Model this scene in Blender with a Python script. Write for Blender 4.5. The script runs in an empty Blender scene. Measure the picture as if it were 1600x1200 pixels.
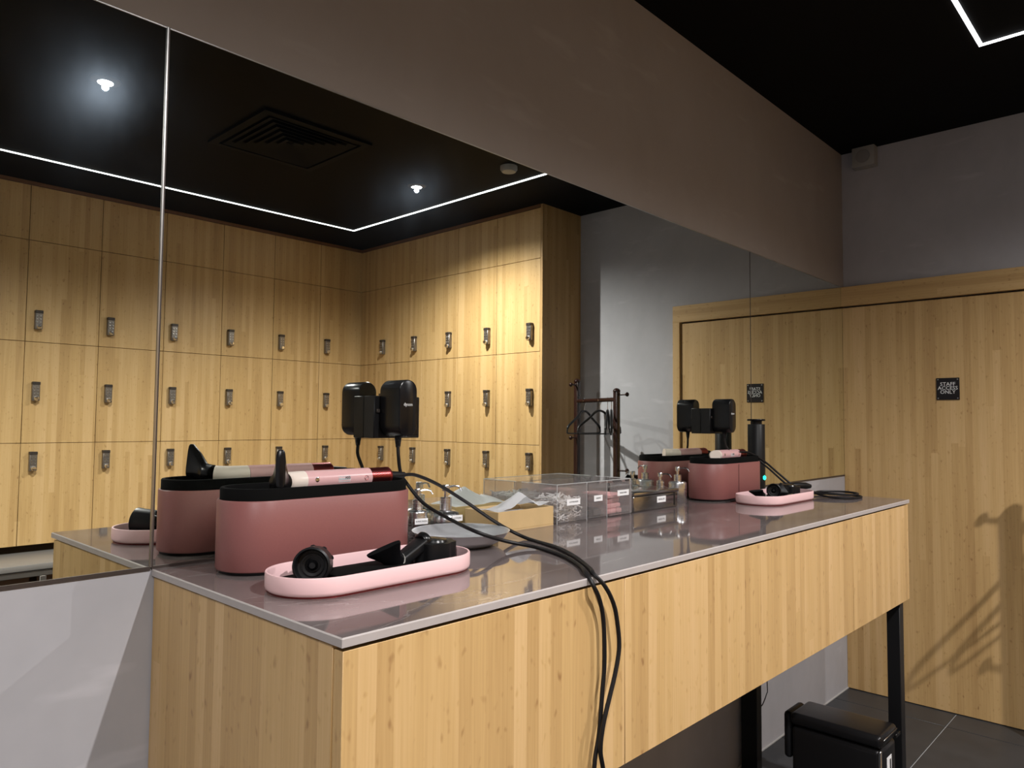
import bpy, bmesh, math, random
from mathutils import Vector, Matrix
random.seed(7)
PI = math.pi
C = bpy.context.scene.collection
sc = bpy.context.scene

# ------------------------------------------------------------------ camera
def make_camera():
    yaw, pit, roll = .7558, .0509, .0080
    f = Vector((math.cos(yaw)*math.cos(pit), math.sin(yaw)*math.cos(pit), math.sin(pit)))
    r = Vector((math.sin(yaw), -math.cos(yaw), 0)); u = r.cross(f)
    r2 = r*math.cos(roll)+u*math.sin(roll); u2 = -r*math.sin(roll)+u*math.cos(roll)
    cd = bpy.data.cameras.new('camera'); cam = bpy.data.objects.new('camera', cd); C.objects.link(cam)
    cd.sensor_width = 36; cd.lens = 1147.85/1600*36; cd.clip_start = .02
    M = Matrix((r2, u2, -f)).transposed().to_4x4(); M.translation = Vector((0, -1.2669, 1.2466))
    cam.matrix_world = M
    sc.camera = cam
make_camera()

# ------------------------------------------------------------------ world, lamps, exposure
w = bpy.data.worlds.new('world'); sc.world = w; w.use_nodes = True
w.node_tree.nodes['Background'].inputs[0].default_value = (.6, .65, .75, 1)
w.node_tree.nodes['Background'].inputs[1].default_value = .02
sc.view_settings.view_transform = 'Standard'
try: sc.view_settings.look = 'None'
except Exception: pass
sc.view_settings.gamma = 1; sc.view_settings.use_curve_mapping = False
sc.view_settings.exposure = 0.0
CEIL = 2.572
SPOT_W = 215
SPOT_COL = (1, .975, .955)
LAMPS = [(.951, -1.834), (2.595, -1.93), (-.70, -1.85)]
def spot(x, y):
    ld = bpy.data.lights.new('downlight_lamp', 'SPOT'); ld.energy = SPOT_W; ld.color = SPOT_COL
    ld.spot_size = math.radians(156); ld.spot_blend = .95; ld.shadow_soft_size = .012
    o = bpy.data.objects.new('downlight_lamp', ld); C.objects.link(o); o.location = (x, y, CEIL-.030)
for x, y in LAMPS: spot(x, y)
STRIP_E = 6.0
sc.cycles.transparent_max_bounces = 32
sc.cycles.max_bounces = 14
sc.cycles.glossy_bounces = 8

# ------------------------------------------------------------------ materials
MATS = {}
def new_mat(name):
    m = bpy.data.materials.new(name); m.use_nodes = True; MATS[name] = m
    return m, m.node_tree.nodes, m.node_tree.links, m.node_tree.nodes['Principled BSDF']
def plain(name, col, rough=.5, metal=0, spec=.5, noise=0, nscale=30, bump=0, trans=0, ior=1.45, aniso=0, coat=0):
    m, N, L, b = new_mat(name)
    b.inputs['Base Color'].default_value = (*col, 1); b.inputs['Roughness'].default_value = rough
    b.inputs['Metallic'].default_value = metal; b.inputs['Specular IOR Level'].default_value = spec
    b.inputs['Transmission Weight'].default_value = trans; b.inputs['IOR'].default_value = ior
    b.inputs['Coat Weight'].default_value = coat
    if noise or bump:
        g = N.new('ShaderNodeNewGeometry'); n = N.new('ShaderNodeTexNoise'); n.inputs['Scale'].default_value = nscale
        n.inputs['Detail'].default_value = 5
        L.new(g.outputs['Position'], n.inputs['Vector'])
        if noise:
            mx = N.new('ShaderNodeMix'); mx.data_type = 'RGBA'
            mx.inputs[6].default_value = (*[c*(1-noise) for c in col], 1); mx.inputs[7].default_value = (*[min(1, c*(1+noise)) for c in col], 1)
            L.new(n.outputs['Fac'], mx.inputs[0]); L.new(mx.outputs[2], b.inputs['Base Color'])
        if bump:
            bp = N.new('ShaderNodeBump'); bp.inputs['Strength'].default_value = bump; bp.inputs['Distance'].default_value = .002
            L.new(n.outputs['Fac'], bp.inputs['Height']); L.new(bp.outputs['Normal'], b.inputs['Normal'])
    return m
def math_node(N, L, op, a, b=None, c=None):
    n = N.new('ShaderNodeMath'); n.operation = op
    for i, v in enumerate((a, b, c)):
        if v is None: continue
        if isinstance(v, (int, float)): n.inputs[i].default_value = v
        else: L.new(v, n.inputs[i])
    return n.outputs[0]
def bamboo(name, horizontal=False, tint=(1, 1, 1), strip=.0265):
    m, N, L, b = new_mat(name)
    M = lambda *a: math_node(N, L, *a)
    g = N.new('ShaderNodeNewGeometry'); s = N.new('ShaderNodeSeparateXYZ'); L.new(g.outputs['Position'], s.inputs[0])
    u = M('ADD', s.outputs[0], M('MULTIPLY', s.outputs[1], .98)); v = s.outputs[2]
    if horizontal: u, v = v, u
    ids = M('FLOOR', M('DIVIDE', u, strip))
    w1 = N.new('ShaderNodeTexWhiteNoise'); w1.noise_dimensions = '1D'; L.new(ids, w1.inputs['W'])
    seg = M('FLOOR', M('ADD', M('DIVIDE', v, 1.5), M('MULTIPLY', w1.outputs['Value'], 9)))
    cv = N.new('ShaderNodeCombineXYZ'); L.new(ids, cv.inputs[0]); L.new(seg, cv.inputs[1])
    w2 = N.new('ShaderNodeTexWhiteNoise'); w2.noise_dimensions = '2D'; L.new(cv.outputs[0], w2.inputs['Vector'])
    # fine grain
    gv = N.new('ShaderNodeCombineXYZ'); L.new(M('MULTIPLY', u, 260), gv.inputs[0]); L.new(M('MULTIPLY', v, 5), gv.inputs[1]); L.new(w2.outputs['Value'], gv.inputs[2])
    n1 = N.new('ShaderNodeTexNoise'); n1.inputs['Scale'].default_value = 1; n1.inputs['Detail'].default_value = 3; L.new(gv.outputs[0], n1.inputs['Vector'])
    # node marks of the bamboo
    kv = N.new('ShaderNodeCombineXYZ'); L.new(M('MULTIPLY', u, 75), kv.inputs[0]); L.new(M('ADD', M('MULTIPLY', v, 38), M('MULTIPLY', w1.outputs['Value'], 50)), kv.inputs[1])
    n2 = N.new('ShaderNodeTexNoise'); n2.inputs['Scale'].default_value = 1; n2.inputs['Detail'].default_value = 1; L.new(kv.outputs[0], n2.inputs['Vector'])
    knot = N.new('ShaderNodeMapRange'); knot.inputs[1].default_value = .64; knot.inputs[2].default_value = .80
    L.new(n2.outputs['Fac'], knot.inputs[0])
    # broader tone
    bv = N.new('ShaderNodeCombineXYZ'); L.new(M('MULTIPLY', u, 14), bv.inputs[0]); L.new(M('MULTIPLY', v, 1.2), bv.inputs[1])
    n3 = N.new('ShaderNodeTexNoise'); n3.inputs['Scale'].default_value = 1; n3.inputs['Detail'].default_value = 2; L.new(bv.outputs[0], n3.inputs['Vector'])
    t = M('ADD', M('MULTIPLY', w2.outputs['Value'], .31), M('MULTIPLY', n1.outputs['Fac'], .44))
    t = M('ADD', t, M('MULTIPLY', n3.outputs['Fac'], .48))
    t = M('SUBTRACT', t, M('MULTIPLY', knot.outputs[0], .34))
    r = N.new('ShaderNodeValToRGB'); L.new(t, r.inputs[0])
    e = r.color_ramp.elements
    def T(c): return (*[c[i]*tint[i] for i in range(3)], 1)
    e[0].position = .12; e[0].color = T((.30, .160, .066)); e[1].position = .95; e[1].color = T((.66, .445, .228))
    k = e.new(.38); k.color = T((.450, .278, .115)); k = e.new(.62); k.color = T((.555, .360, .155))
    L.new(r.outputs[0], b.inputs['Base Color'])
    b.inputs['Roughness'].default_value = .42; b.inputs['Specular IOR Level'].default_value = .4
    return m
def plaster(name, c1, c2, streak=.0):
    m, N, L, b = new_mat(name)
    g = N.new('ShaderNodeNewGeometry')
    mp = N.new('ShaderNodeMapping'); mp.inputs['Scale'].default_value = (1, 1, .75); L.new(g.outputs['Position'], mp.inputs[0])
    n = N.new('ShaderNodeTexNoise'); n.inputs['Scale'].default_value = 2.6; n.inputs['Detail'].default_value = 5; n.inputs['Distortion'].default_value = .6; n.inputs['Roughness'].default_value = .55
    L.new(mp.outputs[0], n.inputs['Vector'])
    n2 = N.new('ShaderNodeTexNoise'); n2.inputs['Scale'].default_value = 22; n2.inputs['Detail'].default_value = 6; L.new(mp.outputs[0], n2.inputs['Vector'])
    mp3 = N.new('ShaderNodeMapping'); mp3.inputs['Rotation'].default_value = (0, .75, .5); mp3.inputs['Scale'].default_value = (2.2, 2.2, 9); L.new(g.outputs['Position'], mp3.inputs[0])
    n3 = N.new('ShaderNodeTexNoise'); n3.inputs['Scale'].default_value = 1.6; n3.inputs['Detail'].default_value = 3; L.new(mp3.outputs[0], n3.inputs['Vector'])
    mr = N.new('ShaderNodeMapRange'); mr.inputs[1].default_value = .63; mr.inputs[2].default_value = .78; L.new(n3.outputs['Fac'], mr.inputs[0])
    f = math_node(N, L, 'ADD', math_node(N, L, 'MULTIPLY', n.outputs['Fac'], .8), math_node(N, L, 'MULTIPLY', n2.outputs['Fac'], .2))
    f = math_node(N, L, 'ADD', f, math_node(N, L, 'MULTIPLY', mr.outputs[0], .45))
    r = N.new('ShaderNodeValToRGB'); e = r.color_ramp.elements; e[0].position = .3; e[0].color = (*c1, 1); e[1].position = .85; e[1].color = (*c2, 1)
    L.new(f, r.inputs[0]); L.new(r.outputs[0], b.inputs['Base Color'])
    b.inputs['Roughness'].default_value = .75; b.inputs['Specular IOR Level'].default_value = .25
    return m
def stone_top(name):
    m, N, L, b = new_mat(name)
    g = N.new('ShaderNodeNewGeometry'); mp = N.new('ShaderNodeMapping'); mp.inputs['Rotation'].default_value = (0, 0, .5); mp.inputs['Scale'].default_value = (1, 2.4, 1)
    L.new(g.outputs['Position'], mp.inputs[0])
    n = N.new('ShaderNodeTexNoise'); n.inputs['Scale'].default_value = 2.2; n.inputs['Detail'].default_value = 5; n.inputs['Distortion'].default_value = 1.1
    L.new(mp.outputs[0], n.inputs['Vector'])
    d = math_node(N, L, 'ABSOLUTE', math_node(N, L, 'SUBTRACT', n.outputs['Fac'], .5))
    mr = N.new('ShaderNodeMapRange'); mr.inputs[1].default_value = 0; mr.inputs[2].default_value = .006; mr.inputs[3].default_value = 1; mr.inputs[4].default_value = 0
    L.new(d, mr.inputs[0])
    n2 = N.new('ShaderNodeTexNoise'); n2.inputs['Scale'].default_value = 5; n2.inputs['Detail'].default_value = 4; L.new(mp.outputs[0], n2.inputs['Vector'])
    r = N.new('ShaderNodeValToRGB'); e = r.color_ramp.elements; e[0].position = .35; e[0].color = (.125, .100, .098, 1); e[1].position = .7; e[1].color = (.175, .148, .146, 1)
    L.new(n2.outputs['Fac'], r.inputs[0])
    mx = N.new('ShaderNodeMix'); mx.data_type = 'RGBA'; L.new(math_node(N, L, 'MULTIPLY', mr.outputs[0], math_node(N, L, 'MULTIPLY', n2.outputs['Fac'], .7)), mx.inputs[0])
    L.new(r.outputs[0], mx.inputs[6]); mx.inputs[7].default_value = (.42, .38, .37, 1)
    L.new(mx.outputs[2], b.inputs['Base Color']); b.inputs['Roughness'].default_value = .045; b.inputs['Specular IOR Level'].default_value = .62
    return m
def mirror_mat():
    m, N, L, b = new_mat('mirror')
    N.remove(b); out = N['Material Output']
    a = N.new('ShaderNodeBsdfGlossy'); a.inputs['Color'].default_value = (.90, .935, .875, 1); a.inputs['Roughness'].default_value = 0
    s = N.new('ShaderNodeBsdfGlossy'); s.inputs['Color'].default_value = (.66, .82, 1, 1); s.inputs['Roughness'].default_value = .17
    g = N.new('ShaderNodeNewGeometry'); mp = N.new('ShaderNodeMapping'); mp.inputs['Scale'].default_value = (3, 1, 1.6); mp.inputs['Rotation'].default_value = (0, .5, 0)
    n = N.new('ShaderNodeTexNoise'); n.inputs['Scale'].default_value = 2.5; n.inputs['Detail'].default_value = 5; L.new(g.outputs['Position'], mp.inputs[0]); L.new(mp.outputs[0], n.inputs['Vector'])
    mr = N.new('ShaderNodeMapRange'); mr.inputs[1].default_value = .3; mr.inputs[2].default_value = .75; mr.inputs[3].default_value = .0015; mr.inputs[4].default_value = .012
    L.new(n.outputs['Fac'], mr.inputs[0])
    x = N.new('ShaderNodeMixShader'); L.new(mr.outputs[0], x.inputs[0]); L.new(a.outputs[0], x.inputs[1]); L.new(s.outputs[0], x.inputs[2]); L.new(x.outputs[0], out.inputs[0])
    return m
def emit(name, col, e):
    m, N, L, b = new_mat(name)
    b.inputs['Base Color'].default_value = (0, 0, 0, 1); b.inputs['Emission Color'].default_value = (*col, 1); b.inputs['Emission Strength'].default_value = e
    return m
def clear_plastic():
    m, N, L, b = new_mat('clear_acrylic'); N.remove(b); out = N['Material Output']
    t = N.new('ShaderNodeBsdfTransparent'); t.inputs[0].default_value = (.945, .935, .935, 1)
    g = N.new('ShaderNodeBsdfGlossy'); g.inputs['Roughness'].default_value = .04
    fr = N.new('ShaderNodeFresnel'); gg = N.new('ShaderNodeNewGeometry'); L.new(math_node(N, L, 'SUBTRACT', 1.5, math_node(N, L, 'MULTIPLY', gg.outputs['Backfacing'], .8333)), fr.inputs[0])
    x = N.new('ShaderNodeMixShader'); L.new(math_node(N, L, 'MULTIPLY', fr.outputs[0], 1.0), x.inputs[0]); L.new(t.outputs[0], x.inputs[1]); L.new(g.outputs[0], x.inputs[2])
    d = N.new('ShaderNodeBsdfDiffuse'); d.inputs[0].default_value = (.60, .57, .57, 1)
    y = N.new('ShaderNodeMixShader'); y.inputs[0].default_value = .09; L.new(x.outputs[0], y.inputs[1]); L.new(d.outputs[0], y.inputs[2]); L.new(y.outputs[0], out.inputs[0])
    return m
def brushed(name, col, rough=.28):
    m, N, L, b = new_mat(name)
    b.inputs['Base Color'].default_value = (*col, 1); b.inputs['Metallic'].default_value = 1
    g = N.new('ShaderNodeNewGeometry'); mp = N.new('ShaderNodeMapping'); mp.inputs['Scale'].default_value = (8, 8, 900); L.new(g.outputs['Position'], mp.inputs[0])
    n = N.new('ShaderNodeTexNoise'); n.inputs['Scale'].default_value = 1; L.new(mp.outputs[0], n.inputs['Vector'])
    mr = N.new('ShaderNodeMapRange'); mr.inputs[3].default_value = rough-.08; mr.inputs[4].default_value = rough+.1; L.new(n.outputs['Fac'], mr.inputs[0]); L.new(mr.outputs[0], b.inputs['Roughness'])
    return m
def perforated(name):
    m, N, L, b = new_mat(name)
    t = N.new('ShaderNodeTexCoord'); s = N.new('ShaderNodeSeparateXYZ'); L.new(t.outputs['UV'], s.inputs[0])
    M = lambda *a: math_node(N, L, *a)
    # staggered round holes laid out on the wrapped surface of the filter cage
    u = M('MULTIPLY', s.outputs[0], 30.0); v = M('MULTIPLY', s.outputs[1], 13.0)
    vi = M('FLOOR', v); odd = M('MODULO', vi, 2.0)
    fu = M('SUBTRACT', M('FRACT', M('ADD', u, M('MULTIPLY', odd, .5))), .5); fv = M('SUBTRACT', M('FRACT', v), .5)
    d = M('SQRT', M('ADD', M('MULTIPLY', fu, fu), M('MULTIPLY', fv, fv)))
    h = M('LESS_THAN', d, .33)
    mx = N.new('ShaderNodeMix'); mx.data_type = 'RGBA'; L.new(h, mx.inputs[0]); mx.inputs[6].default_value = (.62, .10, .10, 1); mx.inputs[7].default_value = (.015, .004, .004, 1)
    L.new(mx.outputs[2], b.inputs['Base Color']); L.new(M('SUBTRACT', 1, h), b.inputs['Metallic']); b.inputs['Roughness'].default_value = .3
    return m

BAM = bamboo('bamboo_panel'); BAMH = bamboo('bamboo_trim', True); BAMD = bamboo('dark_brown_wood', True, (.28, .2, .2))
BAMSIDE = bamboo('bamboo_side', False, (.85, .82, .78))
WALL = plaster('grey_plaster', (.385, .378, .40), (.51, .50, .53))
WALLD = plaster('taupe_plaster', (.315, .275, .25), (.37, .33, .305))
CEILM = plain('black_ceiling_paint', (.0040, .0036, .0034), .7, spec=.10, noise=.15, nscale=6)
TILE = plain('dark_floor_tile', (.034, .036, .040), .42, noise=.35, nscale=9, bump=.12)
GROUT = plain('grey_grout', (.46, .45, .44), .9)
TOP = stone_top('grey_stone_top')
TOPEDGE = plain('polished_stone_edge', (.40, .36, .35), .35, noise=.08, nscale=40)
MIR = mirror_mat()
ALU = plain('polished_aluminium', (.48, .47, .46), .3, 1)
DARKM = plain('dark_mirror_edge', (.07, .055, .05), .4, .3)
STEEL = brushed('brushed_steel', (.60, .60, .62), .24)
STEELP = plain('polished_steel', (.72, .72, .73), .17, 1)
LOCKM = plain('lock_nickel', (.25, .23, .215), .38, .85)
LOCKD = plain('lock_dark_cap', (.06, .05, .045), .4, .5)
BLK = plain('black_plastic', (.006, .006, .007), .42, spec=.35)
BLKG = plain('black_gloss_plastic', (.005, .005, .006), .26, spec=.4)
BLKM = plain('black_painted_steel', (.006, .006, .007), .45)
FELT = plain('black_felt', (.004, .004, .004), .95, spec=.1)
RUB = plain('black_rubber_cord', (.007, .006, .007), .5, spec=.35)
PINKD = plain('dusty_rose_leatherette', (.255, .095, .090), .42, noise=.05, nscale=300, bump=.05)
PINKL = plain('pale_pink_plastic', (.80, .53, .545), .40)
PINKH = plain('pink_satin_plastic', (.70, .42, .43), .26)
CREAM = plain('cream_satin_plastic', (.80, .70, .63), .3)
REDM = perforated('red_metal_mesh')
REDP = plain('red_metal_rim', (.42, .07, .07), .28, .9)
CLEAR = clear_plastic()
WHITE = plain('white_paper', (.82, .82, .84), .8)
COTTON = plain('white_cotton', (.80, .80, .80), .95, noise=.1, nscale=90)
PINKP = plain('pink_sachet', (.78, .42, .42), .5, noise=.12, nscale=60)
KRAFT = plain('kraft_board', (.56, .39, .19), .7, noise=.14, nscale=25)
MAHO = plain('mahogany_lacquer', (.022, .008, .006), .25, noise=.3, nscale=18)
INK = plain('black_ink', (.02, .02, .02), .7)
WINK = plain('white_lettering', (.80, .80, .80), .6)
GREYP = plain('grey_white_plastic', (.34, .33, .31), .5)
BENCHT = plain('grey_bench_top', (.20, .185, .175), .4, noise=.1, nscale=12)
LIT = emit('led_strip_light', (.95, .97, 1), STRIP_E)
LENS = emit('downlight_lens', (.92, .96, 1), 60)
GREEN = emit('green_indicator', (.02, .9, .6), 3)
BIN = plain('black_steel_bin', (.018, .017, .018), .28, .6)
BINE = plain('bin_edge_chrome', (.45, .44, .44), .25, 1)

# ------------------------------------------------------------------ mesh helpers
def B(): return bmesh.new()
def box(bm, x0, x1, y0, y1, z0, z1, bev=0, seg=2, M=None):
    r = bmesh.ops.create_cube(bm, size=1, matrix=Matrix.Translation(((x0+x1)/2, (y0+y1)/2, (z0+z1)/2)) @ Matrix.Diagonal((abs(x1-x0), abs(y1-y0), abs(z1-z0), 1)))
    vs = r['verts']
    if bev:
        es = list({e for v in vs for e in v.link_edges})
        rb = bmesh.ops.bevel(bm, geom=es, offset=bev, segments=seg, affect='EDGES', profile=.5)
        vs = list({v for f in rb['faces'] for v in f.verts} | {v for v in vs if v.is_valid})
    if M is not None: bmesh.ops.transform(bm, matrix=M, verts=[v for v in vs if v.is_valid])
    return bm
def ringverts(bm, c, a, b, r, n): return [bm.verts.new(c + a*(r*math.cos(2*PI*i/n)) + b*(r*math.sin(2*PI*i/n))) for i in range(n)]
def frames(pts):
    out = []; t0 = (pts[1]-pts[0]).normalized(); a = t0.orthogonal().normalized()
    for i, p in enumerate(pts):
        t = (pts[min(i+1, len(pts)-1)]-pts[max(i-1, 0)])
        t = t.normalized() if t.length > 1e-9 else t0
        a = (a - t*a.dot(t)).normalized(); out.append((p, a, t.cross(a)))
    return out
def sweep(bm, pts, radii, n=10, cap=True, uv=None):
    pts = [Vector(p) for p in pts]
    if not hasattr(radii, '__len__'): radii = [radii]*len(pts)
    rings = [ringverts(bm, p, a, b, r, n) for (p, a, b), r in zip(frames(pts), radii)]
    lay = bm.loops.layers.uv.verify() if uv else None
    for i in range(len(rings)-1):
        for j in range(n):
            f = bm.faces.new((rings[i][j], rings[i][(j+1) % n], rings[i+1][(j+1) % n], rings[i+1][j])); f.smooth = True
            if lay is not None:
                for l, (uu, vv) in zip(f.loops, ((j, i), (j+1, i), (j+1, i+1), (j, i+1))): l[lay].uv = (uu/n, vv/(len(rings)-1))
    if cap: bm.faces.new(rings[0][::-1]); bm.faces.new(rings[-1])
    return bm
def smooth_path(pts, k=8):
    P = [Vector(p) for p in pts]; P = [P[0]*2-P[1]]+P+[P[-1]*2-P[-2]]; out = []
    for i in range(1, len(P)-2):
        for j in range(k):
            t = j/k
            out.append(.5*((2*P[i])+(-P[i-1]+P[i+1])*t+(2*P[i-1]-5*P[i]+4*P[i+1]-P[i+2])*t*t+(-P[i-1]+3*P[i]-3*P[i+1]+P[i+2])*t**3))
    out.append(P[-2]); return out
def tube(bm, pts, r, n=8, k=8): return sweep(bm, smooth_path(pts, k), r, n)
def rod(bm, a, b, r, n=12, r2=None): return sweep(bm, [a, b], [r, r if r2 is None else r2], n)
def lathe(bm, prof, c=(0, 0, 0), n=28, M=None):
    c = Vector(c); rings = []
    for r, z in prof:
        if r < 1e-6: rings.append([bm.verts.new(c+Vector((0, 0, z)))])
        else: rings.append([bm.verts.new(c+Vector((r*math.cos(2*PI*i/n), r*math.sin(2*PI*i/n), z))) for i in range(n)])
    for a, b in zip(rings, rings[1:]):
        for j in range(n):
            k = (j+1) % n
            if len(a) == 1 and len(b) == 1: continue
            vs = (a[0], b[k], b[j]) if len(a) == 1 else ((a[j], a[k], b[0]) if len(b) == 1 else (a[j], a[k], b[k], b[j]))
            f = bm.faces.new(vs); f.smooth = True
    if len(rings[0]) > 1: bm.faces.new(rings[0][::-1])
    if len(rings[-1]) > 1: bm.faces.new(rings[-1])
    if M is not None: bmesh.ops.transform(bm, matrix=M, verts=[v for r in rings for v in r])
    return bm
def stadium(c0, c1, r, n=16):
    c0 = Vector((*c0, 0)); c1 = Vector((*c1, 0)); th = math.atan2(c1.y-c0.y, c1.x-c0.x); out = []
    for i in range(n+1):
        a = th-PI/2+PI*i/n; out.append(c1+Vector((math.cos(a), math.sin(a), 0))*r)
    for i in range(n+1):
        a = th+PI/2+PI*i/n; out.append(c0+Vector((math.cos(a), math.sin(a), 0))*r)
    return out
def prism(bm, loop, z0, z1, smooth=True):
    a = [bm.verts.new((p[0], p[1], z0)) for p in loop]; b = [bm.verts.new((p[0], p[1], z1)) for p in loop]; n = len(loop)
    for i in range(n):
        f = bm.faces.new((a[i], a[(i+1) % n], b[(i+1) % n], b[i])); f.smooth = smooth
    bm.faces.new(a[::-1]); bm.faces.new(b); return bm
def shell(bm, profile, n=16):
    """profile: list of (c0,c1,r,z) stadium outlines joined in order, last closed to the first or capped"""
    rings = [[bm.verts.new((p.x, p.y, z)) for p in stadium(c0, c1, r, n)] for c0, c1, r, z in profile]
    m = len(rings[0])
    for a, b in zip(rings, rings[1:]):
        for i in range(m):
            f = bm.faces.new((a[i], a[(i+1) % m], b[(i+1) % m], b[i])); f.smooth = True
    bm.faces.new(rings[0][::-1]); bm.faces.new(rings[-1]); return bm
def finish(bm, name, mat):
    bmesh.ops.recalc_face_normals(bm, faces=bm.faces)
    me = bpy.data.meshes.new(name); bm.to_mesh(me); bm.free()
    for m in (mat if isinstance(mat, (list, tuple)) else [mat]): me.materials.append(m)
    try: me.set_sharp_from_angle(angle=math.radians(40))
    except Exception: pass
    return me
def root(name, label, cat, loc, group=None, rz=0):
    o = bpy.data.objects.new(name, None); C.objects.link(o); o.location = loc; o.rotation_euler = (0, 0, rz); o.empty_display_size = .05
    o['label'] = label; o['category'] = cat
    if group: o['group'] = group
    return o
def top_of(o):
    L = Vector((0, 0, 0))
    while o is not None: L += Vector(o.location); o = o.parent
    return L
def part(name, bm, mat, parent=None, local=False, label=None):
    """links a mesh; vertices are world coordinates unless local"""
    if parent is not None and not local: bmesh.ops.translate(bm, vec=-top_of(parent), verts=bm.verts)
    o = bpy.data.objects.new(name, finish(bm, name, mat)); C.objects.link(o)
    if parent is not None: o.parent = parent
    if label: o['label'] = label
    return o
def single(name, bm, mat, label, cat, loc=(0, 0, 0), group=None):
    bmesh.ops.translate(bm, vec=-Vector(loc), verts=bm.verts)
    o = bpy.data.objects.new(name, finish(bm, name, mat)); C.objects.link(o); o.location = loc; o['label'] = label; o['category'] = cat
    if group: o['group'] = group
    return o
def struct(name, bm, mat, parent=None):
    o = part(name, bm, mat, parent)
    if parent is None: o['kind'] = 'structure'
    return o
def copy_tree(src, parent=None):
    c = src.copy(); C.objects.link(c)
    if parent is not None: c.parent = parent
    for ch in list(src.children): copy_tree(ch, c)
    return c
def text(name, body, size, p, xdir, up, mat, parent, spacing=.82, ext=.0002):
    cu = bpy.data.curves.new(name, 'FONT'); cu.body = body; cu.size = size; cu.align_x = 'CENTER'; cu.align_y = 'CENTER'; cu.extrude = ext; cu.space_line = spacing; cu.resolution_u = 2
    cu.materials.append(mat)
    tmp = bpy.data.objects.new('tmp', cu); C.objects.link(tmp)
    me = bpy.data.meshes.new_from_object(tmp.evaluated_get(bpy.context.evaluated_depsgraph_get()))
    bpy.data.objects.remove(tmp); me.name = name
    if not me.materials: me.materials.append(mat)
    o = bpy.data.objects.new(name, me); C.objects.link(o)
    X = Vector(xdir).normalized(); Y = Vector(up).normalized(); Z = X.cross(Y)
    M = Matrix((X, Y, Z)).transposed().to_4x4(); M.translation = Vector(p)-top_of(parent)
    o.parent = parent; o.matrix_local = M
    return o

XF, XL, YO, YE, KZ = 3.70, 3.327, -3.4876, -1.64, 1.0
MZ = 1.912
# ------------------------------------------------------------------ room shell
bm = B(); box(bm, -2.1, XF+.1, 0, .12, -.1, KZ); box(bm, -2.1, XF+.1, .0065, .12, KZ, MZ)
struct('wall_back', bm, WALL)
struct('wall_back_upper', box(B(), -2.1, XF+.1, 0, .12, MZ, CEIL+.05), WALLD)
bm = B(); box(bm, XF, XF+.12, -4.05, 0, -.1, CEIL+.05); struct('wall_right', bm, WALL)
struct('wall_left', box(B(), -2.12, -2.0, -4.05, .0, -.1, CEIL+.05), WALL)
struct('wall_front', box(B(), -2.1, XF+.1, -4.10, -3.98, -.1, CEIL+.05), WALL)
struct('ceiling', box(B(), -2.12, XF+.12, -4.1, .12, CEIL, CEIL+.12), CEILM)
fl = struct('floor', box(B(), -2.1, XF+.1, -4.1, .1, -.06, -.004), GROUT)
TS = .58; tm = None
for i in range(-4, 7):
    for j in range(0, 7):
        x0 = 3.50-TS*4+TS*(i-1)-.0; y1 = -.45-TS*(j-1)
        xa, xb = max(x0+.002, -2.0), min(x0+TS-.002, XF-.001); ya, yb = max(y1-TS+.002, -3.98), min(y1-.002, -.004)
        if xb-xa < .01 or yb-ya < .01: continue
        full = abs(xb-xa-TS+.004) < 1e-4 and abs(yb-ya-TS+.004) < 1e-4
        if full and tm is not None:
            o = bpy.data.objects.new('floor_tile', tm); C.objects.link(o); o.parent = fl; o.location = (xa, ya, 0)
        else:
            o = bpy.data.objects.new('floor_tile', finish(box(B(), 0, xb-xa, 0, yb-ya, -.0065, 0, .0008, 1), 'floor_tile', TILE)); C.objects.link(o); o.parent = fl; o.location = (xa, ya, 0)
            if full: tm = o.data
# caulk line along the foot of the mirror wall
struct('trim_1', box(B(), -2.0, XF, -.005, 0, 0, .004), GROUT)
# bamboo door wall with frame on the right wall
d = bpy.data.objects.new('door_1', finish(box(B(), -.022, 0, -.880, -.0006, .003, 1.808, .001, 1), 'door_1', BAM)); C.objects.link(d); d.location = (XF, 0, 0); d['kind'] = 'structure'
part('door_frame_head', box(B(), XF-.036, XF, -.930, 0, 1.815, 1.909, .001, 1), BAMH, d)
part('door_frame_jamb', box(B(), XF-.036, XF, -.930, -.887, 0, 1.815, .001, 1), BAM, d)
part('shadow_gap', box(B(), XF-.006, XF, -.887, 0, 1.806, 1.816), BLKM, d)
# thin trim above locker doors
struct('trim_2', box(B(), -2.0, XL+.01, YO+.004, YO-.05, 2.552, CEIL), BAMD)
struct('trim_3', box(B(), XL-.004, XL+.05, YO, YE, 2.552, CEIL), BAMD)

# ------------------------------------------------------------------ mirrors
def mirror(x0, x1, label, strip=False):
    o = root('wall_mirror', label, 'mirror', ((x0+x1)/2, 0, KZ), 'mirror panels in a row')
    part('mirror_pane', box(B(), x0+.0008, x1-(.0008 if x1 < XF else 0), -.0002, .006, KZ+.004, MZ-.001), MIR, o)
    part('top_edge', box(B(), x0, x1, -.0012, .006, MZ-.0014, MZ+.0003), ALU, o)
    part('bottom_edge', box(B(), x0, x1, -.0022, .006, KZ-.002, KZ+.0042), DARKM, o)
    if strip:
        part('joint_strip', box(B(), x0-.0030, x0-.0006, -.0030, .006, KZ+.003, MZ), ALU, o)
        part('joint_seal', box(B(), x0-.0006, x0+.0016, -.0030, .006, KZ+.003, MZ), DARKM, o)
    else:
        part('joint_seal', box(B(), x0-.0010, x0+.0010, -.0012, .006, KZ+.003, MZ), DARKM, o)
mirror(-2.0, .4815, 'wall mirror left of the bright joint, over the bare grey wall')
mirror(.4835, 2.684, 'longest wall mirror, behind the whole vanity counter', True)
mirror(2.684, XF, 'narrow wall mirror at the far end next to the bamboo door')

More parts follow.
